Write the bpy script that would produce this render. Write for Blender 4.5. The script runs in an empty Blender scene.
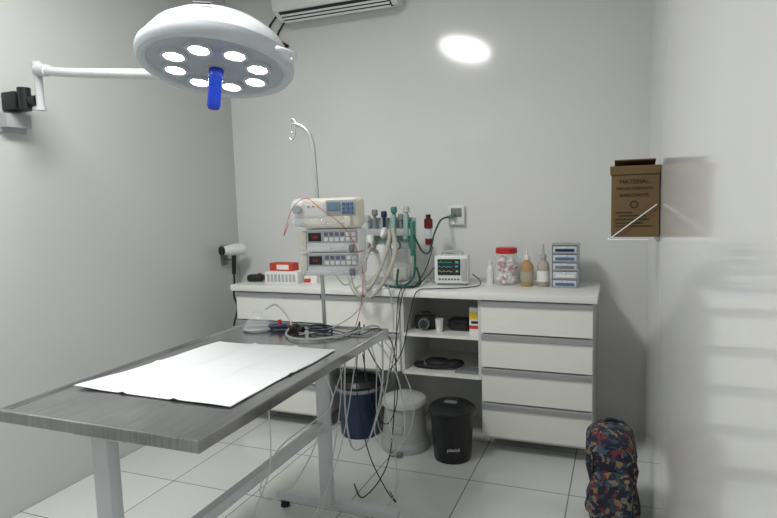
import bpy, bmesh, math, random
from mathutils import Matrix, Vector, Euler, noise
random.seed(4)
S=bpy.context.scene
COL=S.collection
pi=math.pi
# ------------------------------------------------------------------ materials
def mat(name,col,rough=.5,metal=0.,bump=0.,bscale=60.,var=.04,trans=0.,emis=None,estr=0.,spec=.5,alpha=1.,coat=0.,ior=1.45,vscale=6.):
    m=bpy.data.materials.new(name); m.use_nodes=True
    nt=m.node_tree; b=nt.nodes["Principled BSDF"]
    b.inputs["Roughness"].default_value=rough; b.inputs["Metallic"].default_value=metal
    b.inputs["Specular IOR Level"].default_value=spec
    b.inputs["Transmission Weight"].default_value=trans; b.inputs["IOR"].default_value=ior
    b.inputs["Alpha"].default_value=alpha; b.inputs["Coat Weight"].default_value=coat
    tc=nt.nodes.new("ShaderNodeTexCoord")
    n=nt.nodes.new("ShaderNodeTexNoise"); n.inputs["Scale"].default_value=vscale; n.inputs["Detail"].default_value=3
    nt.links.new(tc.outputs["Object"],n.inputs["Vector"])
    r=nt.nodes.new("ShaderNodeValToRGB")
    r.color_ramp.elements[0].position=.3; r.color_ramp.elements[1].position=.7
    r.color_ramp.elements[0].color=tuple(max(0,c*(1-var)) for c in col)+(1,)
    r.color_ramp.elements[1].color=tuple(min(1,c*(1+var)) for c in col)+(1,)
    nt.links.new(n.outputs["Fac"],r.inputs["Fac"]); nt.links.new(r.outputs["Color"],b.inputs["Base Color"])
    if bump>0:
        n2=nt.nodes.new("ShaderNodeTexNoise"); n2.inputs["Scale"].default_value=bscale; n2.inputs["Detail"].default_value=4
        nt.links.new(tc.outputs["Object"],n2.inputs["Vector"])
        bp=nt.nodes.new("ShaderNodeBump"); bp.inputs["Strength"].default_value=bump; bp.inputs["Distance"].default_value=.01
        nt.links.new(n2.outputs["Fac"],bp.inputs["Height"]); nt.links.new(bp.outputs["Normal"],b.inputs["Normal"])
    if emis:
        b.inputs["Emission Color"].default_value=tuple(emis)+(1,); b.inputs["Emission Strength"].default_value=estr
    return m
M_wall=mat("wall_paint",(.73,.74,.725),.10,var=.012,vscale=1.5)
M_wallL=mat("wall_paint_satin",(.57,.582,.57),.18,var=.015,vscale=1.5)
M_wallR=mat("wall_gloss",(.73,.735,.725),.085,var=.012,vscale=1.5)
M_ceil=mat("ceiling_paint",(.78,.78,.78),.6)
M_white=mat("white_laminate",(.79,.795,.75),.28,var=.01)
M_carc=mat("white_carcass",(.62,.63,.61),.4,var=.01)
M_top=mat("worktop_white",(.8,.8,.78),.25,var=.02,vscale=30)
M_alu=mat("aluminium",(.40,.41,.42),.45,metal=.6)
M_chrome=mat("chrome",(.75,.76,.78),.18,metal=1.)
M_pole=mat("pole_metal",(.5,.52,.53),.3,metal=.5)
M_enam=mat("enamel_white",(.58,.61,.63),.3)
M_plw=mat("white_plastic",(.76,.77,.77),.35)
M_cream=mat("cream_plastic",(.74,.71,.61),.35)
M_grey=mat("grey_plastic",(.2,.21,.22),.45)
M_lgrey=mat("light_grey_plastic",(.40,.42,.43),.45)
M_black=mat("black_plastic",(.012,.013,.015),.35)
M_rub=mat("black_rubber",(.015,.015,.017),.6)
M_screen=mat("dark_screen",(.02,.03,.035),.15)
M_blue=mat("blue_handle",(.008,.05,.5),.22)
M_blueb=mat("blue_bag",(.010,.022,.075),.35)
M_red=mat("red_plastic",(.5,.02,.02),.3)
M_dred=mat("dark_red_metal",(.13,.010,.014),.3,metal=.2)
M_green=mat("green_hose",(.01,.09,.06),.4)
M_teal=mat("teal_plastic",(.05,.20,.155),.3)
M_tealc=mat("teal_clear",(.33,.52,.47),.15,alpha=.75)
M_clear=mat("clear_plastic",(.85,.9,.92),.08,alpha=.25)
M_tube=mat("translucent_hose",(.44,.43,.36),.3,alpha=.9)
M_wcable=mat("white_cable",(.55,.57,.57),.4)
M_amber=mat("amber_liquid",(.5,.33,.15),.15,alpha=.85)
M_pale=mat("pale_liquid",(.5,.46,.38),.15,alpha=.8)
M_orange=mat("orange_print",(.55,.055,.03),.5)
M_yellow=mat("yellow_print",(.85,.62,.05),.5)
M_paper=mat("paper_white",(.8,.8,.78),.7)
M_ink=mat("ink",(.03,.03,.03),.6)
M_card=mat("brown_cardboard",(.135,.085,.034),.7,var=.1,bump=.05,bscale=80)
M_cardd=mat("printed_brown",(.03,.018,.009),.7)
M_sheet=mat("white_sheet",(.8,.815,.83),.75,bump=.3,bscale=9,var=.01)
M_cotton=mat("cotton",(.85,.82,.8),.9,bump=.5,bscale=60)
M_lamp=mat("lamp_body_white",(.66,.69,.72),.15,coat=.4)
M_rim=mat("lamp_rim",(.52,.55,.59),.2)
M_lens=mat("lamp_diffuser",(.38,.42,.46),.2)
M_led=mat("led_on",(1,1,1),.4,emis=(.93,.97,1),estr=20)
M_panel=mat("panel_on",(1,1,1),.4,emis=(1,.992,.965),estr=43)
M_key=mat("key_grey",(.13,.15,.22),.5)
M_keyb=mat("key_blue",(.08,.15,.30),.5)
M_led7=mat("red_digits",(.3,.01,.01),.4,emis=(1,.05,.03),estr=.2)
M_lcd=mat("lcd_blue",(.17,.24,.34),.3)
M_gtr=mat("green_trace",(.05,.5,.2),.4,emis=(.1,1,.3),estr=.4)
M_ytr=mat("yellow_trace",(.5,.5,.1),.4,emis=(1,.9,.2),estr=.35)
M_ctr=mat("cyan_trace",(.05,.45,.5),.4,emis=(.2,.8,1),estr=.35)
M_binlid=mat("bin_lid_grey",(.5,.51,.51),.35)
M_binbody=mat("bin_body_grey",(.40,.41,.41),.4)
M_org=mat("organizer_drawer",(.62,.68,.74),.2,alpha=.9)
M_plate=mat("pale_plate",(.33,.43,.41),.3)
# brushed steel: streaked colour, roughness and fine bump
M_steel=bpy.data.materials.new("brushed_steel"); M_steel.use_nodes=True
nt=M_steel.node_tree; b=nt.nodes["Principled BSDF"]; b.inputs["Metallic"].default_value=.92
tc=nt.nodes.new("ShaderNodeTexCoord"); mp=nt.nodes.new("ShaderNodeMapping"); mp.inputs["Scale"].default_value=(60,2.5,1)
n1=nt.nodes.new("ShaderNodeTexNoise"); n1.inputs["Scale"].default_value=2.5; n1.inputs["Detail"].default_value=6
n2=nt.nodes.new("ShaderNodeTexNoise"); n2.inputs["Scale"].default_value=5; n2.inputs["Detail"].default_value=5
nt.links.new(tc.outputs["Object"],mp.inputs["Vector"]); nt.links.new(mp.outputs["Vector"],n1.inputs["Vector"]); nt.links.new(tc.outputs["Object"],n2.inputs["Vector"])
cr=nt.nodes.new("ShaderNodeValToRGB"); cr.color_ramp.elements[0].position=.3; cr.color_ramp.elements[0].color=(.30,.305,.31,1); cr.color_ramp.elements[1].position=.7; cr.color_ramp.elements[1].color=(.56,.565,.57,1)
mm=nt.nodes.new("ShaderNodeMath"); mm.operation='ADD'; mm.use_clamp=True
m2=nt.nodes.new("ShaderNodeMath"); m2.operation='MULTIPLY'; m2.inputs[1].default_value=.5
m3=nt.nodes.new("ShaderNodeMath"); m3.operation='MULTIPLY'; m3.inputs[1].default_value=.5
nt.links.new(n1.outputs["Fac"],m2.inputs[0]); nt.links.new(n2.outputs["Fac"],m3.inputs[0]); nt.links.new(m2.outputs[0],mm.inputs[0]); nt.links.new(m3.outputs[0],mm.inputs[1])
nt.links.new(mm.outputs[0],cr.inputs["Fac"]); nt.links.new(cr.outputs["Color"],b.inputs["Base Color"])
mr=nt.nodes.new("ShaderNodeMapRange"); mr.inputs["From Min"].default_value=.3; mr.inputs["From Max"].default_value=.7; mr.inputs["To Min"].default_value=.08; mr.inputs["To Max"].default_value=.26
nt.links.new(n2.outputs["Fac"],mr.inputs["Value"]); nt.links.new(mr.outputs["Result"],b.inputs["Roughness"])
bp=nt.nodes.new("ShaderNodeBump"); bp.inputs["Strength"].default_value=.05; bp.inputs["Distance"].default_value=.01
nt.links.new(n1.outputs["Fac"],bp.inputs["Height"]); nt.links.new(bp.outputs["Normal"],b.inputs["Normal"])
# floor tiles
M_floor=bpy.data.materials.new("floor_tiles"); M_floor.use_nodes=True
nt=M_floor.node_tree; b=nt.nodes["Principled BSDF"]
g=nt.nodes.new("ShaderNodeNewGeometry"); mp=nt.nodes.new("ShaderNodeMapping"); mp.vector_type='POINT'
mp.inputs["Location"].default_value=(-1.925,.86,0)
br=nt.nodes.new("ShaderNodeTexBrick"); br.offset=0; br.squash=1
br.inputs["Scale"].default_value=1; br.inputs["Brick Width"].default_value=.48; br.inputs["Row Height"].default_value=.48
br.inputs["Mortar Size"].default_value=.003; br.inputs["Mortar Smooth"].default_value=.1
br.inputs["Color1"].default_value=(.74,.755,.735,1); br.inputs["Color2"].default_value=(.70,.715,.70,1); br.inputs["Mortar"].default_value=(.24,.24,.22,1)
nt.links.new(g.outputs["Position"],mp.inputs["Vector"]); nt.links.new(mp.outputs["Vector"],br.inputs["Vector"])
n=nt.nodes.new("ShaderNodeTexNoise"); n.inputs["Scale"].default_value=2.2; n.inputs["Detail"].default_value=6
nt.links.new(g.outputs["Position"],n.inputs["Vector"])
mx=nt.nodes.new("ShaderNodeMix"); mx.data_type='RGBA'; mx.blend_type='MULTIPLY'; mx.inputs[0].default_value=.25
nt.links.new(br.outputs["Color"],mx.inputs[6])
rr=nt.nodes.new("ShaderNodeValToRGB"); rr.color_ramp.elements[0].color=(.6,.6,.6,1); rr.color_ramp.elements[1].color=(1,1,1,1)
nt.links.new(n.outputs["Fac"],rr.inputs["Fac"]); nt.links.new(rr.outputs["Color"],mx.inputs[7])
nt.links.new(mx.outputs[2],b.inputs["Base Color"]); b.inputs["Roughness"].default_value=.07
# floral bag fabric
M_flor=bpy.data.materials.new("floral_fabric"); M_flor.use_nodes=True
nt=M_flor.node_tree; b=nt.nodes["Principled BSDF"]; b.inputs["Roughness"].default_value=.85
tc=nt.nodes.new("ShaderNodeTexCoord"); no=nt.nodes.new("ShaderNodeTexNoise"); no.inputs["Scale"].default_value=40; no.inputs["Detail"].default_value=2
v=nt.nodes.new("ShaderNodeTexVoronoi"); v.inputs["Scale"].default_value=52
mxv=nt.nodes.new("ShaderNodeMix"); mxv.data_type='VECTOR'; mxv.inputs[0].default_value=.05
nt.links.new(tc.outputs["Object"],no.inputs["Vector"]); nt.links.new(tc.outputs["Object"],mxv.inputs[4]); nt.links.new(no.outputs["Color"],mxv.inputs[5])
nt.links.new(mxv.outputs[1],v.inputs["Vector"])
sp=nt.nodes.new("ShaderNodeSeparateColor"); nt.links.new(v.outputs["Color"],sp.inputs["Color"])
cr=nt.nodes.new("ShaderNodeValToRGB"); cr.color_ramp.interpolation='CONSTANT'
els=[(0,(.014,.016,.035)),(.34,(.03,.055,.08)),(.48,(.14,.03,.035)),(.58,(.012,.014,.03)),(.68,(.22,.15,.08)),(.78,(.05,.09,.14)),(.86,(.2,.17,.13)),(.94,(.015,.015,.03))]
cr.color_ramp.elements[0].color=els[0][1]+(1,); cr.color_ramp.elements[1].position=els[1][0]; cr.color_ramp.elements[1].color=els[1][1]+(1,)
for p,c in els[2:]:
    e=cr.color_ramp.elements.new(p); e.color=c+(1,)
nt.links.new(sp.outputs[0],cr.inputs["Fac"]); nt.links.new(cr.outputs["Color"],b.inputs["Base Color"])

# ------------------------------------------------------------------ mesh helpers
class MB:
    def __init__(s): s.bm=bmesh.new(); s.X=Matrix.Identity(4)
    def _fin(s,vs,m):
        bmesh.ops.transform(s.bm,matrix=s.X@m,verts=vs)
    def box(s,c,d,rot=(0,0,0),bev=0.,seg=2):
        r=bmesh.ops.create_cube(s.bm,size=1.); vs=r['verts']
        bmesh.ops.transform(s.bm,matrix=Matrix.Diagonal((d[0],d[1],d[2],1)),verts=vs)
        if bev>0:
            es=list({e for v in vs for e in v.link_edges})
            rb=bmesh.ops.bevel(s.bm,geom=es,offset=bev,segments=seg,affect='EDGES',profile=.5)
            vs=list({v for f in rb['faces'] for v in f.verts}|{v for v in vs if v.is_valid})
            st=list(vs); seen=set(vs)
            while st:
                q=st.pop()
                for e in q.link_edges:
                    o=e.other_vert(q)
                    if o not in seen: seen.add(o); st.append(o)
            vs=list(seen)
        s._fin(vs,Matrix.Translation(c)@Euler(rot).to_matrix().to_4x4()); return s
    def b2(s,x0,x1,y0,y1,z0,z1,bev=0.): return s.box(((x0+x1)/2,(y0+y1)/2,(z0+z1)/2),(x1-x0,y1-y0,z1-z0),bev=bev)
    def cyl(s,p1,p2,r,r2=None,seg=20,cap=True):
        p1=Vector(p1);p2=Vector(p2);d=p2-p1;L=d.length
        rr=bmesh.ops.create_cone(s.bm,cap_ends=cap,segments=seg,radius1=r,radius2=r if r2 is None else r2,depth=L)
        s._fin(rr['verts'],Matrix.Translation((p1+p2)/2)@d.to_track_quat('Z','Y').to_matrix().to_4x4()); return s
    def sph(s,c,r,sc=(1,1,1),seg=16):
        rr=bmesh.ops.create_uvsphere(s.bm,u_segments=seg,v_segments=max(6,seg//2),radius=r)
        s._fin(rr['verts'],Matrix.Translation(c)@Matrix.Diagonal((sc[0],sc[1],sc[2],1))); return s
    def lathe(s,prof,c=(0,0,0),seg=40,sx=1,sy=1,rot=(0,0,0)):
        rings=[]
        for r,z in prof:
            if r<1e-6: rings.append([s.bm.verts.new((0,0,z))])
            else: rings.append([s.bm.verts.new((r*math.cos(2*pi*i/seg)*sx,r*math.sin(2*pi*i/seg)*sy,z)) for i in range(seg)])
        for a,b_ in zip(rings,rings[1:]):
            for i in range(seg):
                j=(i+1)%seg
                try:
                    if len(a)==1 and len(b_)==1: break
                    if len(a)==1: s.bm.faces.new((a[0],b_[i],b_[j]))
                    elif len(b_)==1: s.bm.faces.new((a[i],a[j],b_[0]))
                    else: s.bm.faces.new((a[i],a[j],b_[j],b_[i]))
                except ValueError: pass
        s._fin([v for r in rings for v in r],Matrix.Translation(c)@Euler(rot).to_matrix().to_4x4()); return s
    def tube(s,pts,r,seg=8,smooth=True,res=6,corr=0.):
        P=[Vector(p) for p in pts]
        if smooth and len(P)>2:
            Q=[]
            for i in range(len(P)-1):
                a=P[max(i-1,0)];b_=P[i];c=P[i+1];d=P[min(i+2,len(P)-1)]
                for k in range(res):
                    t=k/res
                    Q.append(.5*((2*b_)+(c-a)*t+(2*a-5*b_+4*c-d)*t*t+(3*b_-a-3*c+d)*t**3))
            Q.append(P[-1]); P=Q
        up=None; rings=[]
        for i,p in enumerate(P):
            t=(P[min(i+1,len(P)-1)]-P[max(i-1,0)]).normalized()
            if up is None: up=Vector((0,0,1)) if abs(t.z)<.9 else Vector((1,0,0))
            u=(up-t*up.dot(t)).normalized(); w=t.cross(u); up=u
            q=r*(1+corr*(i%2))
            rings.append([s.bm.verts.new(p+q*(u*math.cos(2*pi*k/seg)+w*math.sin(2*pi*k/seg))) for k in range(seg)])
        for a,b_ in zip(rings,rings[1:]):
            for k in range(seg): s.bm.faces.new((a[k],a[(k+1)%seg],b_[(k+1)%seg],b_[k]))
        s.bm.faces.new(rings[0][::-1]); s.bm.faces.new(rings[-1])
        s._fin([v for q in rings for v in q],Matrix.Identity(4)); return s
    def extr(s,poly,axis,a0,a1):
        def mk(p,a): return {'x':(a,p[0],p[1]),'y':(p[0],a,p[1]),'z':(p[0],p[1],a)}[axis]
        A=[s.bm.verts.new(mk(p,a0)) for p in poly];B=[s.bm.verts.new(mk(p,a1)) for p in poly]
        n=len(poly)
        for i in range(n): s.bm.faces.new((A[i],A[(i+1)%n],B[(i+1)%n],B[i]))
        s.bm.faces.new(A[::-1]); s.bm.faces.new(B)
        s._fin(A+B,Matrix.Identity(4)); return s
    def mesh(s,name,m,smooth=True):
        bmesh.ops.recalc_face_normals(s.bm,faces=s.bm.faces[:])
        me=bpy.data.meshes.new(name); s.bm.to_mesh(me); s.bm.free()
        me.materials.append(m)
        if smooth:
            for p in me.polygons: p.use_smooth=True
            try: me.set_sharp_from_angle(angle=math.radians(35))
            except Exception: pass
        return me
def thing(name,label,cat,loc=(0,0,0),rot=(0,0,0),group=None):
    o=bpy.data.objects.new(name,None); o.empty_display_size=.05; o.location=loc; o.rotation_euler=rot
    o["label"]=label; o["category"]=cat
    if group: o["group"]=group
    COL.objects.link(o); return o
def part(par,name,mb,m,smooth=True,loc=(0,0,0),label=None,bev=0.):
    o=bpy.data.objects.new(name,mb.mesh(name,m,smooth) if isinstance(mb,MB) else mb); o.parent=par; o.location=loc
    if label: o["label"]=label
    if bev>0:
        k=o.modifiers.new("b","BEVEL"); k.width=bev; k.segments=2; k.limit_method='ANGLE'
    COL.objects.link(o); return o
def solo(name,mb,m,label,cat,loc=(0,0,0),rot=(0,0,0),smooth=True,group=None,kind=None):
    o=bpy.data.objects.new(name,mb.mesh(name,m,smooth)); o.location=loc; o.rotation_euler=rot
    if label: o["label"]=label; o["category"]=cat
    if group: o["group"]=group
    if kind: o["kind"]=kind
    COL.objects.link(o); return o
def textmesh(txt,size,m,align='CENTER'):
    c=bpy.data.curves.new("txt","FONT"); c.body=txt; c.size=size; c.align_x=align; c.align_y='CENTER'; c.extrude=.0004
    o=bpy.data.objects.new("txt",c); COL.objects.link(o); bpy.context.view_layer.update()
    me=bpy.data.meshes.new_from_object(o.evaluated_get(bpy.context.evaluated_depsgraph_get()))
    bpy.data.objects.remove(o); me.materials.clear(); me.materials.append(m); return me
def textpart(par,name,txt,size,m,loc,rot=(pi/2,0,0)):
    o=bpy.data.objects.new(name,textmesh(txt,size,m)); o.parent=par; o.location=loc; o.rotation_euler=rot; COL.objects.link(o); return o
def cable(name,pts,r,m,label,cat="cable",corr=0.,seg=8,res=8,group=None):
    base=Vector(pts[0]); P=[Vector(p)-base for p in pts]
    return solo(name,MB().tube(P,r,seg=seg,res=res,corr=corr),m,label,cat,loc=base,group=group)

# ------------------------------------------------------------------ room
W=2.76; H=2.9; YF=-4.3
def struct(name,mb,m): return solo(name,mb,m,None,None,smooth=False,kind="structure")
struct("floor",MB().b2(-.1,W+.1,YF-.1,.1,-.1,0),M_floor)
struct("ceiling",MB().b2(-.1,W+.1,YF-.1,.1,H,H+.1),M_ceil)
struct("wall_back",MB().b2(-.1,W+.1,0,.1,0,H),M_wall)
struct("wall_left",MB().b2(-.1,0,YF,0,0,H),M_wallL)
struct("wall_right",MB().b2(W,W+.1,YF,0,0,H),M_wallR)
struct("wall_front",MB().b2(-.1,W+.1,YF-.1,YF,0,H),M_wall)

t=thing("ceiling_light","long oval flush ceiling light, switched on","ceiling light",(1.15,-2.35,H))
part(t,"frame",MB().lathe([(.24,0),(.24,-.03),(.225,-.035),(.22,-.03),(0,-.03)],sy=2.6,seg=64),M_enam)
part(t,"diffuser",MB().lathe([(.212,-.03),(.205,-.045),(.15,-.05),(0,-.052)],sy=2.5,seg=64),M_panel)

# ------------------------------------------------------------------ counter units
FY=-.5
def rail(x0,x1,z):
    return MB().extr([(FY,z),(FY-.008,z),(FY-.012,z-.003),(FY-.012,z-.026),(FY-.009,z-.028),(FY,z-.028)],'x',x0,x1)
def drawer(par,x0,x1,z0,z1):
    d=part(par,"drawer",MB().b2(x0+.003,x1-.003,FY-.018,FY+.3,z0+.003,z1-.006),M_white,smooth=False,bev=.001)
    h=part(d,"handle",rail(x0+.004,x1-.004,z1-.004),M_alu,smooth=False,label="brushed aluminium strip handle")
    h.location=(0,-.018,0)
    return d
zl=[.095,.29,.485,.675,.86]
def unit(name,label,x0,x1,z0,levels):
    t=thing(name,label,"cabinet",(0,0,0))
    bx=MB(); bx.b2(x0,x0+.018,FY,0,z0,.86); bx.b2(x1-.018,x1,FY,0,z0,.86); bx.b2(x0+.018,x1-.018,FY+.31,0,z0,.86); bx.b2(x0+.018,x1-.018,FY,0,z0-.012,z0+.003)
    part(t,"body",bx,M_carc,smooth=False)
    for a,b_ in zip(levels,levels[1:]): drawer(t,x0,x1,a,b_)
unit("drawer_unit","white four-drawer cabinet with aluminium handle rails",1.915,2.495,.093,zl)
t=thing("shelf_unit","white open shelf cabinet with two compartments","cabinet",(0,0,0))
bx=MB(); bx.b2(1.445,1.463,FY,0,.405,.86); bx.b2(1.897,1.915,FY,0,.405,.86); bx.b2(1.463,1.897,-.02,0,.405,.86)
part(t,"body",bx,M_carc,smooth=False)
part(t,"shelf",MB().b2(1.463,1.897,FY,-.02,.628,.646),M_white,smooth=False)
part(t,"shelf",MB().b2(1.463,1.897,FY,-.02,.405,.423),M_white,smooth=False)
unit("base_cabinet","white lower cabinet with four drawers and aluminium rails",.33,.95,.093,zl)
unit("hanging_cabinet","white hanging cabinet with two drawers and aluminium rails",.952,1.443,.418,[.42,.645,.86])
solo("worktop",MB().b2(.31,2.515,-.545,0,.862,.9,bev=.003),M_top,"long white laminate worktop over the cabinets","worktop")

# ------------------------------------------------------------------ operating table
TX0,TX1,TY0,TY1,TZ=1.035,1.722,-2.583,-1.383,.88
t=thing("operating_table","stainless steel veterinary operating table on white T-shaped legs","table",(1.39,-1.98,0))
bx=MB(); X0,X1,Y0,Y1=TX0-1.39,TX1-1.39,TY0+1.98,TY1+1.98
TT=.032
def ring(x0,x1,y0,y1,z): return [(x0,y0,z),(x1,y0,z),(x1,y1,z),(x0,y1,z)]
rs=[ring(X0+.02,X1-.02,Y0+.02,Y1-.02,TZ-TT),ring(X0,X1,Y0,Y1,TZ-TT),ring(X0,X1,Y0,Y1,TZ-.004),ring(X0+.0015,X1-.0015,Y0+.0015,Y1-.0015,TZ-.001),ring(X0+.004,X1-.004,Y0+.004,Y1-.004,TZ),ring(X0+.014,X1-.014,Y0+.014,Y1-.014,TZ),ring(X0+.024,X1-.024,Y0+.024,Y1-.024,TZ-.006)]
vr=[[bx.bm.verts.new(p) for p in r_] for r_ in rs]
for a,b_ in zip(vr,vr[1:]):
    for i in range(4): bx.bm.faces.new((a[i],a[(i+1)%4],b_[(i+1)%4],b_[i]))
bx.bm.faces.new(vr[0][::-1]); bx.bm.faces.new(vr[-1])
part(t,"table_top",bx,M_steel,smooth=False,label="brushed steel top with raised rim")
for y,xo,fo,fx in ((-2.545,0.,0.,0.),(-1.41,.025,.04,.025)):
    yy=y+1.98
    l=part(t,"leg",MB().b2(xo-.027,xo+.027,yy-.02,yy+.02,.07,TZ-TT,bev=.004),M_enam,label="white enamelled column")
    part(l,"foot",MB().b2(-.3+xo+fx,.3+xo+fx,yy-.022+fo,yy+.022+fo,.035,.075,bev=.004),M_enam)
    part(l,"bracket",MB().b2(xo-.09,xo+.09,yy-.016,yy+.016,TZ-TT-.015,TZ-TT),M_enam)
    for sx in (-.27,.27):
        part(l,"glide",MB().cyl((sx+xo+fx,yy+fo,0),(sx+xo+fx,yy+fo,.036),.022,.018),M_rub)
part(t,"stretcher",MB().b2(-.008,.028,-.545,.56,.410,.448,bev=.003),M_enam)

# sheet on table
bm=bmesh.new(); nx,ny=60,64
cs=[Vector((1.085,-2.36)),Vector((1.65,-2.375)),Vector((1.665,-1.745)),Vector((1.15,-1.765))]
grid=[]
for j in range(ny+1):
    row=[]
    for i in range(nx+1):
        u=i/nx;v_=j/ny
        p=cs[0]*(1-u)*(1-v_)+cs[1]*u*(1-v_)+cs[2]*u*v_+cs[3]*(1-u)*v_
        e=noise.noise(Vector((p.x*4,p.y*4,1)))*.012
        fold=.005*math.exp(-((u-.33)/.016)**2)+.005*math.exp(-((u-.67)/.016)**2)+.004*math.exp(-((v_-.5)/.016)**2)
        z=TZ-.002+.010*max(0,noise.noise(Vector((p.x*6,p.y*3.5,0)))+.05)+fold
        row.append(bm.verts.new((p.x+e*(1 if u in(0,1) else 0),p.y+e*(1 if v_ in(0,1) else 0),z)))
    grid.append(row)
for j in range(ny):
    for i in range(nx): bm.faces.new((grid[j][i],grid[j][i+1],grid[j+1][i+1],grid[j+1][i]))
mb=MB(); mb.bm=bm
o=solo("absorbent_pad",mb,M_sheet,"white absorbent pad spread on the steel table","surgical pad")
k=o.modifiers.new("s","SOLIDIFY"); k.thickness=.0014; k.offset=0

# ------------------------------------------------------------------ surgical lamp
LC=Vector((1.36,-1.95,1.888))
RZ=1.90
t=thing("surgical_lamp","white wall-mounted surgical lamp with lit LEDs and blue handle","surgical lamp",(0,-1.69,RZ))
def W2(p): return (p[0],p[1]+1.69,p[2]-RZ)
bx=MB(); bx.b2(0,.015,-.07,.07,-.13,.03,bev=.003); bx.b2(.015,.06,-.06,.06,-.11,-.05)
part(t,"wall_plate",bx,M_lgrey,label="grey metal wall plate")
bx=MB(); bx.b2(.015,.1,-.045,.045,-.035,.045,bev=.006); bx.cyl((.05,0,0),(.19,-.0,.0),.024); bx.cyl((.12,-.01,-.035),(.12,-.01,.06),.028)
part(t,"bracket",bx,M_black,label="black pivot bracket")
bx=MB(); bx.cyl((.205,-.0,-.03),(.205,-.0,.15),.017); bx.cyl((.205,-.0,-.045),(.205,-.0,-.03),.024); bx.cyl((.205,-.0,.14),(.205,-.0,.165),.024)
part(t,"post",bx,M_enam)
e=W2((1.13,-1.90,1.882))
bx=MB(); bx.tube([(.205,-.0,.13),(.5,-.07,.077),e],.019,seg=12); bx.cyl((.205,-.0,.13),(.29,-.02,.117),.026)
part(t,"arm",bx,M_enam)
TL=Matrix.Translation(W2(LC))@Euler((math.radians(-13),math.radians(-1),0),'YXZ').to_matrix().to_4x4()
def hb():
    q=MB(); q.X=TL; return q
hd=part(t,"lamp_shade",hb().lathe([(0,.158),(.05,.157),(.06,.152),(.063,.138),(.12,.130),(.17,.112),(.212,.080),(.238,.042),(.246,.022),(.244,.016)],seg=64),M_lamp)
part(hd,"rim",hb().lathe([(.242,.022),(.255,.018),(.258,.002),(.256,-.012),(.248,-.024),(.234,-.028),(.222,-.022),(.216,-.010),(.21,-.008)],seg=64),M_rim,label="pale grey rim band")
part(hd,"diffuser",hb().lathe([(0,-.004),(.218,-.004),(.218,-.014),(.0,-.018)],seg=48),M_lens)
for i in range(8):
    a=2*pi*(i+.35)/8; c=(.142*math.cos(a),.142*math.sin(a))
    q=part(hd,"led_light",hb().cyl((c[0],c[1],-.019),(c[0],c[1],-.024),.032,seg=24),M_led)
    part(hd,"led_rim",hb().lathe([(.033,-.012),(.046,-.012),(.044,-.027),(.033,-.027),(.033,-.012)],c=(c[0],c[1],0),seg=8),M_rim,smooth=False)
part(hd,"handle_mount",hb().cyl((0,0,-.01),(0,0,-.024),.042,.034,seg=24),M_lgrey)
part(hd,"center_handle",hb().lathe([(0,-.022),(.024,-.022),(.0245,-.03),(.0245,-.058),(.022,-.062),(.022,-.15),(.018,-.158),(0,-.16)],seg=28),M_blue,label="blue sterile grip handle")
part(hd,"side_grip",hb().tube([(-.235,-.035,.03),(-.28,-.045,.04),(-.302,-.0,.045),(-.28,.045,.04),(-.235,.035,.03)],.010,seg=10),M_lamp)
part(hd,"side_grip",hb().tube([(.235,-.03,.0),(.27,-.04,-.01),(.295,.0,-.012),(.27,.04,-.01),(.235,.03,.0)],.009,seg=10),M_lamp)
part(hd,"arm_joint",hb().box((-.225,.05,.01),(.09,.05,.045),bev=.008),M_lamp)
q=hb(); q.box((.085,-.193,.092),(.055,.004,.014),rot=(-.85,0,.4))
part(hd,"emblem",q,M_ink,label="small dark maker's mark")

# ------------------------------------------------------------------ air conditioner
t=thing("air_conditioner","white split air conditioner mounted high on the wall","air conditioner",(.92,0,2.595))
prof=[(0,.02),(-.11,0),(-.19,.045),(-.215,.11),(-.21,.25),(-.19,.26),(0,.26)]
part(t,"body",MB().extr(prof,'x',-.42,.42),M_plw,bev=.006)
part(t,"air_outlet",MB().extr([(-.07,.005),(-.183,.0405),(-.186,.037),(-.107,-.006)],'x',-.38,.38),M_black,smooth=False,label="dark air outlet slot")
for i in range(3):
    yy=-.118-.024*i; zz=.0+.013*i
    part(t,"louver",MB().box((0,yy,zz-.006),(.75,.013,.003),rot=(-.9,0,0)),M_plw,smooth=False)
part(t,"power_cord",MB().tube([(-.40,-.03,.05),(-.46,-.02,.0),(-.5,-.015,-.06),(-.47,-.012,-.12),(-.42,-.012,-.13),(-.5,-.012,-.08),(-.56,-.012,.0),(-.52,-.012,.06),(-.46,-.02,.1)],.006),M_rub,label="black loose cable")

# ------------------------------------------------------------------ wall gas outlet
t=thing("gas_outlet_box","white wall box with grey sockets and green gas valve","wall outlet",(1.655,0,1.30))
part(t,"box",MB().b2(-.055,.055,-.035,0,-.06,.06,bev=.006),M_plw)
part(t,"socket",MB().b2(-.028,.04,-.042,-.034,-.01,.045,bev=.003),M_grey)
part(t,"valve",MB().cyl((-.01,-.035,-.005),(-.01,-.075,-.005),.014).cyl((-.01,-.055,-.005),(-.045,-.06,-.01),.009),M_teal)
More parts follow.
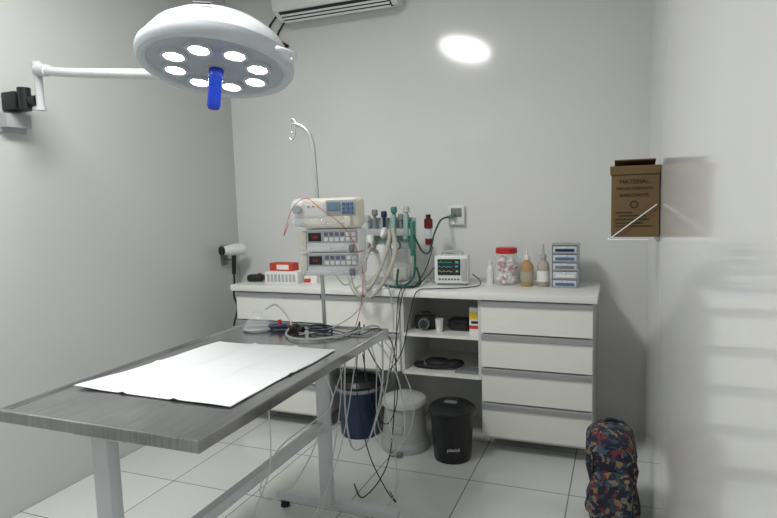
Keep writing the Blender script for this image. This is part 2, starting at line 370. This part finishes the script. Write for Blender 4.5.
# ------------------------------------------------------------------ anesthesia unit
t=thing("anesthesia_machine","compact anesthesia unit with flowmeters, vaporizer and valves","medical device",(1.30,-.28,.9))
part(t,"base",MB().b2(-.13,.17,-.1,.1,0,.02,bev=.005),M_lgrey)
part(t,"column",MB().cyl((.0,.05,.018),(.0,.05,.40),.013),M_chrome)
part(t,"column",MB().cyl((.12,.05,.018),(.12,.05,.40),.013),M_chrome)
part(t,"backplate",MB().b2(-.15,.165,.02,.038,.21,.40,bev=.004),M_plate)
part(t,"manifold",MB().b2(-.15,.16,-.03,.02,.29,.335,bev=.006),M_lgrey)
for i,(x,m) in enumerate([(.045,M_tealc),(.125,M_tealc)]):
    part(t,"flowmeter",MB().b2(x-.014,x+.014,-.045,-.01,.27,.42,bev=.004).cyl((x,-.045,.285),(x,-.062,.285),.012),m)
for x,z,m in [(-.13,.395,M_lgrey),(-.08,.43,M_grey),(-.02,.42,M_blueb),(.045,.445,M_teal),(.09,.40,M_grey),(.125,.445,M_lgrey)]:
    part(t,"knob",MB().lathe([(0,.022),(.015,.022),(.019,.012),(.019,-.012),(.010,-.018),(.009,-.09),(0,-.09)],c=(x,-.02,z),seg=14),m)
part(t,"vaporizer",MB().lathe([(0,.24),(.03,.24),(.036,.225),(.036,.2),(.042,.195),(.042,.12),(.036,.11),(0,.11)],c=(-.035,-.03,0),seg=28),M_plw)
part(t,"valve_block",MB().b2(-.125,-.085,-.07,.0,.2,.26,bev=.008),M_cream)
part(t,"absorber_valve",MB().cyl((-.105,-.04,.26),(-.105,-.04,.3),.022,seg=20),M_plw)
part(t,"elbow_fitting",MB().tube([(-.105,-.07,.24),(-.105,-.1,.24),(-.105,-.11,.2)],.016,seg=12),M_lgrey)
part(t,"elbow_fitting",MB().tube([(.0,-.03,.32),(.0,-.08,.33),(.0,-.1,.29)],.016,seg=12),M_plw)
part(t,"green_block",MB().b2(.145,.17,-.03,.01,.17,.38,bev=.006),M_teal)
part(t,"pressure_gauge",MB().cyl((.06,-.03,.235),(.06,-.055,.235),.026,seg=24),M_paper)
part(t,"gauge_rim",MB().lathe([(.026,0),(.03,0),(.03,.026),(.026,.026),(.026,0)],c=(.06,-.031,.235),rot=(pi/2,0,0),seg=24),M_grey)
part(t,"canister",MB().lathe([(0,0),(.045,0),(.048,.01),(.048,.1),(.04,.11),(0,.11)],c=(.08,-.03,.02),seg=28),M_clear)
part(t,"soda_lime",MB().lathe([(0,0),(.042,0),(.042,.07),(0,.07)],c=(.08,-.03,.026),seg=24),M_cream)
hl="corrugated translucent breathing hose of the anesthesia unit"
cable("breathing_hose",[(1.195,-.395,1.09),(1.16,-.5,1.08),(1.18,-.6,.98),(1.25,-.65,.885),(1.33,-.62,.95),(1.37,-.5,1.12),(1.36,-.42,1.22),(1.30,-.38,1.185)],.0105,M_tube,hl,"hose",corr=.3,res=12,seg=10,group="breathing hoses")
cable("breathing_hose",[(1.25,-.36,1.10),(1.26,-.5,1.12),(1.27,-.62,1.0),(1.33,-.68,.88),(1.41,-.62,.98),(1.43,-.52,1.12),(1.38,-.42,1.24)],.0105,M_tube,hl,"hose",corr=.3,res=12,seg=10,group="breathing hoses")
# red regulator
t=thing("suction_regulator","dark red cylindrical flow regulator on a thin metal rod","regulator",(1.545,-.25,.9))
part(t,"rod",MB().cyl((0,.03,.005),(0,.03,.4),.005),M_chrome)
part(t,"rod_foot",MB().cyl((0,.03,0),(0,.03,.008),.04),M_chrome)
part(t,"cylinder",MB().lathe([(0,.33),(.018,.33),(.026,.335),(.026,.385),(.018,.392),(0,.392)],seg=24),M_dred)
part(t,"cap",MB().cyl((0,0,.392),(0,0,.415),.015,seg=20),M_black)
part(t,"flow_tube",MB().cyl((0,0,.27),(0,0,.33),.016,seg=16),M_clear,label="clear sight tube")
part(t,"collar",MB().cyl((0,0,.235),(0,0,.27),.021,seg=16),M_dred)
part(t,"nozzle",MB().cyl((0,0,.2),(0,0,.235),.010,seg=16),M_lgrey)
part(t,"mount",MB().b2(-.012,.012,0.015,.035,.28,.34),M_chrome)
cable("gas_hose",[(1.61,-.06,1.29),(1.595,-.14,1.28),(1.59,-.2,1.25),(1.575,-.24,1.19),(1.55,-.26,1.09),(1.51,-.28,1.10),(1.47,-.31,1.2)],.006,M_green,"green gas hose from the wall outlet","hose",group="green gas hoses")
cable("gas_hose",[(1.47,-.30,1.1),(1.5,-.38,1.05),(1.5,-.42,.96),(1.45,-.44,.91),(1.41,-.45,.92),(1.4,-.4,1.0)],.007,M_green,"green gas hose looping onto the worktop","hose",group="green gas hoses")
cable("gas_hose",[(1.33,-.44,.91),(1.4,-.48,.908),(1.5,-.46,.908),(1.53,-.38,.92),(1.48,-.3,1.0)],.007,M_green,"green gas hose looping onto the worktop","hose",group="green gas hoses")
# ------------------------------------------------------------------ patient monitor
t=thing("patient_monitor","white patient monitor with dark screen showing coloured traces","monitor",(1.695,-.27,.9),(0,0,math.radians(6)))
t.scale=(.92,.95,.95)
part(t,"body",MB().b2(-.108,.108,-.06,.06,.012,.185,bev=.012),M_plw)
part(t,"screen",MB().b2(-.085,.06,-.066,-.058,.066,.165,bev=.002),M_screen)
part(t,"side_panel",MB().b2(.066,.1,-.064,-.058,.03,.168,bev=.002),M_lgrey)
part(t,"handle",MB().tube([(-.06,.0,.18),(-.06,.0,.205),(.06,.0,.205),(.06,.0,.18)],.006,res=3),M_lgrey)
for i,(m,z) in enumerate([(M_gtr,.145),(M_ctr,.118),(M_ytr,.09)]):
    pts=[]
    for k in range(22):
        x=-.08+k*.0042; h=(.010 if k%9==4 else (-.004 if k%9==5 else 0)) if i==0 else .005*math.sin(k*.9)*(1 if k%4 else .4)
        pts.append((x,-.0668,z+h))
    part(t,"trace_line",MB().tube(pts,.0008,seg=4,smooth=False),m)
textpart(t,"reading","98",.019,M_gtr,(.038,-.067,.145)); textpart(t,"reading","97",.019,M_ctr,(.038,-.067,.118)); textpart(t,"reading","36",.016,M_ytr,(.038,-.067,.09))
for i in range(7): part(t,"button",MB().b2(-.08+i*.02,-.067+i*.02,-.064,-.058,.035,.045,bev=.001),M_key)
part(t,"foot",MB().b2(-.09,.09,-.05,.05,0,.013),M_grey)
cable("monitor_cable",[(1.81,-.25,.96),(1.86,-.28,.93),(1.87,-.35,.91),(1.8,-.42,.906),(1.72,-.47,.907),(1.64,-.5,.907),(1.57,-.56,.9),(1.55,-.62,.8),(1.56,-.8,.62),(1.58,-1.1,.6),(1.6,-1.35,.8)],.003,M_rub,"black sensor cable draped from the monitor","cable",group="black device cables")
cable("monitor_cable",[(1.59,-.3,1.0),(1.54,-.38,.93),(1.5,-.48,.908),(1.47,-.56,.9),(1.46,-.6,.75),(1.5,-.75,.45),(1.55,-1.0,.12),(1.5,-1.2,.012),(1.4,-1.1,.012)],.003,M_rub,"black sensor cable draped from the monitor","cable",group="black device cables")
cable("monitor_cable",[(1.57,-.25,1.12),(1.55,-.33,1.0),(1.52,-.45,.91),(1.49,-.56,.9),(1.47,-.62,.7),(1.52,-.9,.5),(1.58,-1.3,.6),(1.6,-1.36,.885)],.0028,M_rub,"black cable draped from the worktop to the table","cable",group="black device cables")

# ------------------------------------------------------------------ worktop supplies
t=thing("cotton_jar","clear plastic jar of cotton with a red screw lid","jar",(2.0,-.2,.9))
part(t,"glass",MB().lathe([(0,0),(.066,0),(.07,.006),(.07,.15),(.058,.172),(.055,.185)],seg=40),M_clear)
q=MB()
for i in range(80):
    a=random.random()*2*pi; rr=.045*math.sqrt(random.random()); z=.018+.135*random.random()
    q.sph((rr*math.cos(a),rr*math.sin(a),z),.017,seg=8)
o=part(t,"cotton",q,M_cotton); o["kind"]="stuff"
for i in range(12):
    a=-pi/2+random.uniform(-1.4,1.4); z=.03+.11*random.random()
    part(t,"swab",MB().sph((.056*math.cos(a),.056*math.sin(a),z),.009,seg=8),M_orange,label="reddish wrapped swab")
part(t,"lid",MB().lathe([(0,.215),(.056,.215),(.062,.208),(.062,.182),(.0,.182)],seg=40),M_red)
t=thing("spray_bottle","plastic bottle of amber antiseptic with pointed nozzle","bottle",(2.125,-.25,.9))
part(t,"bottle_body",MB().lathe([(0,0),(.033,0),(.036,.005),(.036,.11),(.03,.13),(.014,.145),(.014,.155),(0,.155)],seg=28),M_amber)
part(t,"cap",MB().lathe([(0,.15),(.017,.15),(.017,.172),(.008,.178),(.003,.225),(0,.225)],seg=20),M_cream)
part(t,"paper_label",MB().lathe([(.0365,.03),(.0368,.03),(.0368,.085),(.0365,.085)],seg=28),M_pale)
t=thing("spray_bottle","clear plastic bottle of pale liquid with dispensing nozzle","bottle",(2.215,-.25,.9))
part(t,"bottle_body",MB().lathe([(0,0),(.031,0),(.034,.005),(.034,.115),(.028,.135),(.014,.15),(.014,.158),(0,.158)],seg=28),M_pale)
part(t,"cap",MB().lathe([(0,.155),(.018,.155),(.018,.18),(.008,.185),(.004,.24),(0,.24)],seg=20),M_lgrey)
part(t,"paper_label",MB().lathe([(.0345,.03),(.0348,.03),(.0348,.09),(.0345,.09)],seg=28),M_paper)
t=thing("plastic_bottle","small white plastic bottle beside the jar","bottle",(1.905,-.2,.9))
part(t,"bottle_body",MB().lathe([(0,0),(.022,0),(.022,.09),(.01,.105),(.01,.12),(0,.12)],seg=20),M_plw)
part(t,"cap",MB().cyl((0,0,.115),(0,0,.135),.012),M_plw)
t=thing("drawer_organizer","clear and white plastic organizer with five small drawers","organizer",(2.335,-.22,.9))
q=MB()
for z in [0,.047,.094,.141,.188,.235]: q.b2(-.0659,.0659,-.07,.0659,z,z+.004)
q.b2(-.07,-.066,-.07,.07,0,.239); q.b2(.066,.07,-.07,.07,0,.239); q.b2(-.066,.066,.066,.07,0,.239)
part(t,"frame",q,M_lgrey,smooth=False)
for i in range(5):
    z=.006+.047*i
    d=part(t,"drawer",MB().b2(-.063,.063,-.072,.06,z,z+.036,bev=.002),M_org)
    part(d,"contents",MB().b2(-.05,.05,-.0735,-.0722,z+.006,z+.022),[M_keyb,M_paper,M_grey,M_keyb,M_blueb][i],smooth=False,label="small packets seen through the drawer")
    part(d,"knob",MB().cyl((0,-.072,z+.031),(0,-.082,z+.031),.006,seg=12),M_plw)
# left supplies
t=thing("glove_box","white cardboard dispenser box with printed side","box",(.62,-.38,.9),(0,0,.05))
part(t,"carton",MB().b2(-.115,.115,-.06,.06,0,.075,bev=.002),M_paper)
for i in range(8): part(t,"slot",MB().b2(-.1+i*.026,-.083+i*.026,-.0615,-.0598,.012,.06),M_lgrey,smooth=False)
t=thing("tissue_box","red and orange carton lying on the white box","box",(.60,-.36,.975),(0,0,-.03))
part(t,"carton",MB().b2(-.085,.085,-.04,.04,0,.05,bev=.002),M_orange)
part(t,"paper_label",MB().b2(-.03,.06,-.0415,-.0398,.01,.04),M_paper,smooth=False)
t=thing("leather_case","small black case with a red cap","case",(.395,-.38,.9),(0,0,.2))
part(t,"body",MB().box((0,0,.024),(.11,.06,.046),bev=.015,seg=3),M_black)
part(t,"cap",MB().cyl((.03,-.01,.046),(.03,-.01,.056),.012),M_dred)
t=thing("small_carton","small white and red medicine carton on the worktop","box",(.80,-.37,.9),(0,0,.3))
part(t,"carton",MB().b2(-.04,.04,-.02,.02,0,.045),M_paper,smooth=False)
part(t,"print",MB().b2(-.04,.0,-.0212,-.0198,.005,.03),M_orange,smooth=False)

# ------------------------------------------------------------------ shelf contents
t=thing("camera","black digital camera with round lens on the shelf","camera",(1.55,-.36,.6465),(0,0,.15))
part(t,"body",MB().b2(-.06,.06,-.025,.025,0,.08,bev=.008).b2(-.02,.03,-.02,.02,.075,.1,bev=.006),M_black)
part(t,"lens",MB().cyl((0,-.025,.04),(0,-.075,.04),.032,seg=24),M_grey)
part(t,"lens_glass",MB().cyl((0,-.075,.04),(0,-.078,.04),.026,seg=24),M_screen)
t=thing("leather_case","black padded case on the shelf","case",(1.755,-.34,.6465))
part(t,"body",MB().box((0,0,.035),(.13,.1,.07),bev=.022,seg=3),M_black)
part(t,"strap",MB().tube([(-.06,-.05,.03),(-.02,-.06,.06),(.03,-.055,.05),(.06,-.05,.02)],.006),M_rub)
t=thing("paper_cup","small white disposable cup on the shelf","cup",(1.655,-.43,.6465))
part(t,"cup_body",MB().lathe([(0,0),(.017,0),(.024,.075),(.0255,.077),(.022,.074),(.016,.004),(0,.004)],seg=24),M_plw)
t=thing("medicine_box","upright white, yellow and red medicine carton","box",(1.862,-.42,.6465),(0,0,.1))
part(t,"carton",MB().b2(-.03,.03,-.02,.02,0,.15),M_paper,smooth=False)
part(t,"print",MB().b2(-.0302,.0302,-.0208,.0,.085,.125),M_yellow,smooth=False,label="yellow band")
part(t,"print",MB().b2(-.0302,.0302,-.0208,.0,.03,.05),M_orange,smooth=False,label="red band")
part(t,"print",MB().b2(-.02,.02,-.0212,-.02,.06,.075),M_ink,smooth=False,label="black lettering")
q=MB(); q.sph((0,0,.025),.05,sc=(1.6,1.1,.5),seg=20); q.sph((.1,.01,.022),.045,sc=(1.3,1.2,.45),seg=20); q.tube([(-.08,-.02,.02),(-.12,-.04,.02),(-.1,-.07,.015),(0,-.075,.014),(.1,-.06,.02),(.14,-.02,.02)],.012)
solo("device_pouch",q,M_rub,"black soft pouch with a coiled strap on the lower shelf","pouch",loc=(1.62,-.36,.424))
solo("notebook",MB().b2(-.07,.07,-.05,.05,0,.012,bev=.004),M_grey,"thin dark notebook lying on the lower shelf","notebook",loc=(1.82,-.42,.4235))

# ------------------------------------------------------------------ bins
t=thing("trash_bin","dark blue bin with a black lid under the cabinet","bin",(1.15,-.47,0))
part(t,"body",MB().lathe([(0,0),(.11,0),(.115,.01),(.132,.29),(.135,.295),(.130,.3),(.122,.29),(.105,.02),(0,.02)],seg=40),M_blueb)
part(t,"lid",MB().lathe([(.137,.285),(.139,.32),(.120,.345),(.05,.362),(0,.364)],seg=40),M_black)
part(t,"lid_rim",MB().lathe([(.140,.282),(.144,.285),(.144,.3),(.138,.303)],seg=40),M_grey)
t=thing("step_bin","light grey round step bin with stepped base","bin",(1.48,-.57,0))
part(t,"base",MB().lathe([(0,0),(.138,0),(.141,.012),(.138,.045),(.132,.058),(0,.058)],seg=40),M_lgrey)
part(t,"body",MB().lathe([(.131,.055),(.124,.13),(.113,.24),(.113,.262),(.0,.262)],seg=40),M_binbody)
part(t,"lid",MB().lathe([(.120,.250),(.128,.256),(.130,.278),(.122,.292),(.09,.306),(.04,.314),(0,.315)],seg=40),M_binlid)
part(t,"vent",MB().b2(-.045,.035,-.130,-.112,.12,.16,bev=.003),M_lgrey)
part(t,"pedal",MB().b2(-.035,.035,-.172,-.13,.012,.026,bev=.004),M_grey)
t=thing("trash_bin","black round bin with domed lid and small white label","bin",(1.775,-.625,0))
part(t,"body",MB().lathe([(0,0),(.098,0),(.102,.01),(.118,.27),(.0,.27)],seg=40),M_black)
part(t,"lid",MB().lathe([(.123,.262),(.129,.268),(.129,.282),(.121,.288),(.10,.304),(.03,.312),(0,.312)],seg=40),M_black)
part(t,"handle",MB().box((0,-.02,.316),(.07,.03,.012),bev=.005),M_grey)
textpart(t,"logo","plasútil",.024,M_paper,(.035,-.1075,.085),(pi/2-.06,0,.32))

# ------------------------------------------------------------------ backpack
t=thing("backpack","dark floral-patterned fabric backpack slumped on the floor","bag",(2.595,-.98,0),(0,0,.03))
q=MB().box((0,0,.205),(.19,.25,.41),bev=.065,seg=5)
bmesh.ops.subdivide_edges(q.bm,edges=q.bm.edges[:],cuts=2,use_grid_fill=True)
for v_ in q.bm.verts:
    z=v_.co.z; v_.co.x*=1.08-.16*z; v_.co.x+=.008*math.sin(z*13)
    v_.co.x*=1+.05*math.sin(z*28); v_.co.y*=1+.05*math.sin(z*28)
    v_.co+=noise.noise_vector(v_.co*8)*.016+noise.noise_vector(v_.co*25)*.006
    v_.co.z=max(v_.co.z,.002); v_.co.x=min(v_.co.x,.125)
part(t,"body",q,M_flor)
q=MB().box((0,-.125,.14),(.165,.07,.22),bev=.03,seg=4)
bmesh.ops.subdivide_edges(q.bm,edges=q.bm.edges[:],cuts=2,use_grid_fill=True)
for v_ in q.bm.verts: v_.co+=noise.noise_vector(v_.co*12)*.012
part(t,"pocket",q,M_flor,label="rounded front pocket")
part(t,"handle",MB().tube([(-.03,.03,.395),(-.02,.03,.425),(.025,.03,.42),(.03,.03,.395)],.007),M_rub)
part(t,"zipper",MB().tube([(-.075,-.116,.2),(-.07,-.124,.33),(0,-.114,.365),(.07,-.124,.33),(.075,-.116,.2)],.003),M_rub)

# ------------------------------------------------------------------ sharps box
t=thing("sharps_container","brown cardboard sharps disposal box held in a white wire holder","sharps box",(2.76,-1.08,1.235))
part(t,"carton",MB().b2(-.175,-.004,-.09,.1,.01,.25),M_card,smooth=False,bev=.002)
l=part(t,"lid",MB().b2(-.18,-.002,-.095,.105,.25,.283),M_card,smooth=False,bev=.002)
part(l,"lid_flap",MB().box((-.09,.03,.296),(.15,.12,.004),rot=(-.2,0,0)),M_card,smooth=False)
for z,x0,x1 in [(.05,-.16,-.03),(.062,-.16,-.06),(.076,-.16,-.04),(.09,-.15,-.05),(.102,-.16,-.10)]:
    part(t,"print",MB().b2(x0,x1,-.0915,-.089,z,z+.004),M_cardd,smooth=False)
textpart(t,"print","MATERIAL",.023,M_cardd,(-.093,-.0915,.222)); textpart(t,"print","PERFUROCORTANTE",.0135,M_cardd,(-.093,-.0915,.196))
textpart(t,"print","INFECTANTE",.018,M_cardd,(-.093,-.0915,.170))
part(t,"hazard_symbol",MB().lathe([(.010,0),(.015,0),(.015,.002),(.010,.002),(.010,0)],c=(-.093,-.0895,.135),rot=(pi/2,0,0),seg=20),M_cardd)
q=MB()
q.tube([(-.185,-.1,.0),(-.185,.1,.0),(0,.1,.0)],.003,smooth=False); q.tube([(-.185,-.1,.0),(-.04,-.1,.0)],.003,smooth=False); q.b2(-.012,0,-.06,.1,-.010,.010)
part(t,"wire_holder",q,M_plw,label="white wire holder")
part(t,"strap",MB().tube([(-.185,-.1,.0),(-.012,-.098,.135)],.002,smooth=False),M_plw,label="thin white diagonal strap")

# ------------------------------------------------------------------ hair dryer
t=thing("hair_dryer","white hand dryer with black nozzle hanging on a wall hook","hair dryer",(0.0,-.2,1.02))
XF=Matrix.Translation((.10,0,.07))@Euler((0,0,math.radians(-25))).to_matrix().to_4x4()
q=MB(); q.X=XF
q.lathe([(0,-.075),(.036,-.075),(.042,-.06),(.043,-.01),(.036,.04),(.028,.085),(.026,.085),(0,.05)],seg=28,rot=(pi/2,0,0))
part(t,"barrel",q,M_plw)
q=MB(); q.X=XF
q.lathe([(0,.082),(.03,.082),(.031,.1),(.026,.1),(0,.09)],seg=28,rot=(pi/2,0,0))
part(t,"nozzle",q,M_black)
part(t,"handle",MB().cyl((.1,.0,.04),(.09,-.0,-.10),.017,.014),M_black)
part(t,"hook",MB().b2(0,.012,-.02,.05,-.04,.1,bev=.003).tube([(.01,.015,.0),(.07,.015,-.0),(.1,.01,.03)],.006),M_grey)
part(t,"power_cord",MB().tube([(.09,.0,-.1),(.09,-.0,-.16),(.11,-.04,-.25),(.12,-.02,-.34),(.11,-.06,-.46),(.1,-.04,-.6),(.1,-.05,-.8)],.007),M_rub)

# ------------------------------------------------------------------ IV pole with pumps
PX,PY=1.412,-1.362
t=thing("iv_pole","slim metal drip pole with curved double hook clamped to table","iv pole",(PX,PY,.8))
part(t,"pole",MB().tube([(0,0,-.0),(-.005,0,.4),(-.018,0,.8),(-.026,0,.87),(-.04,0,.91),(-.07,0,.938),(-.1,0,.95)],.0085,seg=12),M_pole)
part(t,"hook",MB().tube([(-.095,0,.95),(-.118,-.0,.952),(-.128,0,.935),(-.12,0,.915),(-.107,0,.918)],.004),M_pole)
part(t,"hook",MB().tube([(-.095,0,.95),(-.105,.0,.93),(-.11,.0,.90),(-.122,.0,.885),(-.135,.0,.895)],.004),M_pole)
part(t,"hook",MB().tube([(-.095,0,.95),(-.113,.0,.972),(-.13,.0,.965)],.004),M_pole)
part(t,"clamp",MB().b2(-.03,.03,-.02,.02,-.0,.05,bev=.004).cyl((0,.02,.02),(0,.05,.02),.014),M_black)
def pump(z,kind,label):
    t=thing("infusion_pump",label,"infusion pump",(PX+.02,PY-.012,z),(0,0,math.radians(10)),group="infusion pumps on the drip pole")
    if kind==0:
        part(t,"body",MB().box((.07,-.075,.0625),(.24,.13,.125),bev=.022,seg=4),M_cream)
        part(t,"syringe_clamp",MB().box((-.062,-.075,.066),(.085,.12,.118),bev=.036,seg=6),M_plw)
        part(t,"clamp_knob",MB().cyl((-.062,-.135,.08),(-.062,-.16,.08),.017,seg=20),M_lgrey)
        part(t,"display_frame",MB().b2(.058,.182,-.142,-.138,.052,.115,bev=.003),M_lgrey)
        part(t,"display",MB().b2(.064,.118,-.146,-.141,.072,.108,bev=.002),M_lcd)
        part(t,"panel",MB().b2(-.03,.05,-.143,-.138,.05,.105,bev=.002),M_plw)
        for i in range(3): part(t,"indicator",MB().b2(-.02+.02*i,-.010+.02*i,-.145,-.142,.088,.093),[M_teal,M_orange,M_yellow][i],smooth=False)
        part(t,"syringe",MB().cyl((-.1,-.15,.028),(.06,-.15,.028),.014,seg=20).cyl((.06,-.15,.028),(.15,-.15,.028),.006),M_clear)
        part(t,"plunger_head",MB().b2(.14,.165,-.17,-.13,.01,.05,bev=.004),M_cream)
        for i in range(3):
            for j in range(3): part(t,"button",MB().b2(.126+.017*i,.139+.017*i,-.146,-.141,.058+.017*j,.071+.017*j,bev=.001),M_keyb)
    else:
        part(t,"body",MB().b2(-.035,.19,-.13,-.01,.0,.094,bev=.008),M_plw)
        part(t,"syringe_clamp",MB().b2(-.07,-.036,-.125,-.02,.006,.086,bev=.01),M_cream)
        part(t,"control_panel",MB().b2(-.03,.184,-.132,-.129,.038,.088,bev=.001),M_lgrey)
        part(t,"display",MB().b2(-.025,.03,-.1345,-.131,.045,.08,bev=.002),M_black)
        textpart(t,"digits","10.0" if kind==1 else "5.0",.015,M_led7,(.002,-.135,.062))
        for i in range(6):
            for j in range(2): part(t,"button",MB().b2(.043+.023*i,.059+.023*i,-.1345,-.131,.045+.021*j,.060+.021*j,bev=.001),M_key if j and i<4 else M_plw)
        part(t,"syringe",MB().cyl((-.06,-.137,.014),(.07,-.137,.014),.010,seg=16).cyl((.07,-.137,.014),(.15,-.137,.014),.004),M_clear)
        part(t,"plunger_head",MB().b2(.15,.168,-.152,-.125,.002,.03,bev=.003),M_grey)
    part(t,"clamp",MB().b2(-.05,.01,-.012,.0,.02,.06),M_black)
pump(1.305,0,"cream syringe pump with small display and keypad")
pump(1.209,1,"white infusion pump with red digits and keypad")
pump(1.113,2,"white infusion pump with red digits, lowest on pole")
cable("drip_line",[(1.36,-1.53,1.34),(1.34,-1.55,1.28),(1.38,-1.54,1.39),(1.44,-1.53,1.43),(1.5,-1.53,1.39),(1.6,-1.5,1.3),(1.64,-1.45,1.15),(1.62,-1.42,1.0),(1.6,-1.45,.89)],.0014,M_orange,"thin reddish drip line looped around the pumps","tubing",group="drip lines")
cable("drip_line",[(1.56,-1.53,1.22),(1.62,-1.5,1.2),(1.66,-1.46,1.05),(1.6,-1.45,.95),(1.5,-1.5,.89),(1.42,-1.6,.886)],.0025,M_wcable,"thin clear drip line hanging to the table","tubing",group="drip lines")
cable("drip_line",[(1.56,-1.53,1.12),(1.6,-1.5,1.08),(1.68,-1.44,1.2),(1.72,-1.4,1.1),(1.73,-1.34,.9),(1.68,-1.33,.6),(1.62,-1.33,.4),(1.7,-1.32,.3),(1.76,-1.32,.45),(1.72,-1.33,.7),(1.6,-1.34,.86)],.0028,M_wcable,"white tubing hanging in a loop below the table end","tubing",group="drip lines")

# ------------------------------------------------------------------ items on the table end
t=thing("breathing_mask","clear plastic anesthesia mask with a grey rim","mask",(1.18,-1.53,.876),(0,0,.4))
part(t,"cone",MB().lathe([(.058,.008),(.055,.025),(.04,.052),(.018,.068),(.014,.085),(.012,.085)],seg=32,sy=.85),M_clear)
part(t,"rim",MB().lathe([(.052,.0),(.062,.002),(.064,.008),(.058,.014),(.05,.01),(.052,.0)],seg=32,sy=.85),M_lgrey)
t=thing("tube_connector","blue and orange breathing circuit connector","connector",(1.27,-1.5,.888),(0,0,.5))
part(t,"body",MB().cyl((-.05,0,0),(.03,0,0),.013),M_blueb)
part(t,"adapter",MB().cyl((.03,0,0),(.075,0,0),.01).cyl((0,0,0),(0,.0,.03),.008),M_orange)
t=thing("tube_connector","black and grey valve connector on the steel table","connector",(1.36,-1.52,.888),(0,0,-.2))
part(t,"body",MB().cyl((-.04,0,0),(.04,0,0),.012).sph((0,0,.006),.018),M_black)
q=MB().tube([(.05*math.cos(a*pi/10),.042*math.sin(a*pi/10),.004+.0006*a) for a in range(0,38)],.004,res=2)
solo("coiled_tube",q,M_blueb,"coil of blue tubing lying on the steel table","tubing",loc=(1.465,-1.5,.8765))
cable("breathing_tube",[(1.2,-1.5,.96),(1.22,-1.44,.97),(1.3,-1.46,.9),(1.36,-1.6,.884),(1.45,-1.66,.884),(1.55,-1.62,.884),(1.62,-1.5,.884),(1.66,-1.40,.892),(1.68,-1.36,.84),(1.66,-1.33,.6),(1.58,-1.3,.35),(1.5,-1.31,.3),(1.48,-1.33,.5),(1.5,-1.345,.78)],.0042,M_wcable,"pale flexible tube trailing over the table end","tubing")
lb="thin black cable lying across and hanging off the table"
cable("device_cable",[(1.38,-1.44,.881),(1.45,-1.55,.881),(1.56,-1.57,.881),(1.6,-1.45,.881),(1.58,-1.36,.88),(1.54,-1.33,.6),(1.57,-1.3,.3),(1.63,-1.25,.1),(1.66,-1.2,.012),(1.6,-1.12,.012)],.0025,M_rub,lb,group="black table cables")
cable("device_cable",[(1.3,-1.45,.881),(1.42,-1.42,.883),(1.52,-1.48,.881),(1.65,-1.52,.881),(1.69,-1.42,.884),(1.73,-1.36,.8),(1.72,-1.3,.55),(1.66,-1.28,.42),(1.6,-1.3,.5),(1.58,-1.34,.75)],.0022,M_rub,lb,group="black table cables")
lb="thin white cable drooping in loops under the table"
cable("drooping_cable",[(1.69,-1.9,.83),(1.68,-1.85,.7),(1.5,-1.9,.55),(1.44,-1.95,.40),(1.46,-1.85,.33),(1.5,-1.7,.42),(1.55,-1.5,.7),(1.56,-1.41,.83)],.0025,M_wcable,lb,group="white table cables")
cable("drooping_cable",[(1.49,-1.42,.84),(1.49,-1.38,.6),(1.48,-1.5,.25),(1.46,-1.6,.05),(1.5,-1.5,.012),(1.62,-1.30,.012),(1.7,-1.28,.15),(1.68,-1.32,.5),(1.62,-1.35,.82)],.0025,M_wcable,lb,group="white table cables")
cable("drooping_cable",[(1.1,-1.6,.84),(1.1,-1.5,.7),(1.18,-1.45,.58),(1.28,-1.5,.62),(1.33,-1.55,.84)],.0025,M_wcable,lb,group="white table cables")
cable("drooping_cable",[(1.66,-2.2,.84),(1.62,-2.15,.6),(1.5,-2.1,.36),(1.47,-1.95,.2),(1.5,-1.75,.16),(1.56,-1.55,.4),(1.6,-1.42,.84)],.0022,M_wcable,lb,group="white table cables")
cable("drooping_cable",[(1.66,-1.36,.86),(1.74,-1.3,.7),(1.78,-1.25,.5),(1.72,-1.25,.33),(1.62,-1.28,.4),(1.64,-1.33,.7)],.0022,M_wcable,lb,group="white table cables")

# ------------------------------------------------------------------ camera & world
cam=bpy.data.cameras.new("camera"); co=bpy.data.objects.new("camera",cam); COL.objects.link(co); S.camera=co
co.matrix_world=Matrix.Translation((2.6266,-3.6392,1.4260))@(Matrix.Rotation(.3778,4,'Z')@Matrix.Rotation(pi/2-.1044,4,'X')@Matrix.Rotation(-.0292,4,'Z'))
cam.sensor_width=36; cam.lens=592.1*36/777; cam.clip_start=.02
w=bpy.data.worlds.new("world"); S.world=w; w.use_nodes=True
w.node_tree.nodes["Background"].inputs[0].default_value=(.8,.85,.9,1); w.node_tree.nodes["Background"].inputs[1].default_value=.3
S.view_settings.view_transform='Standard'
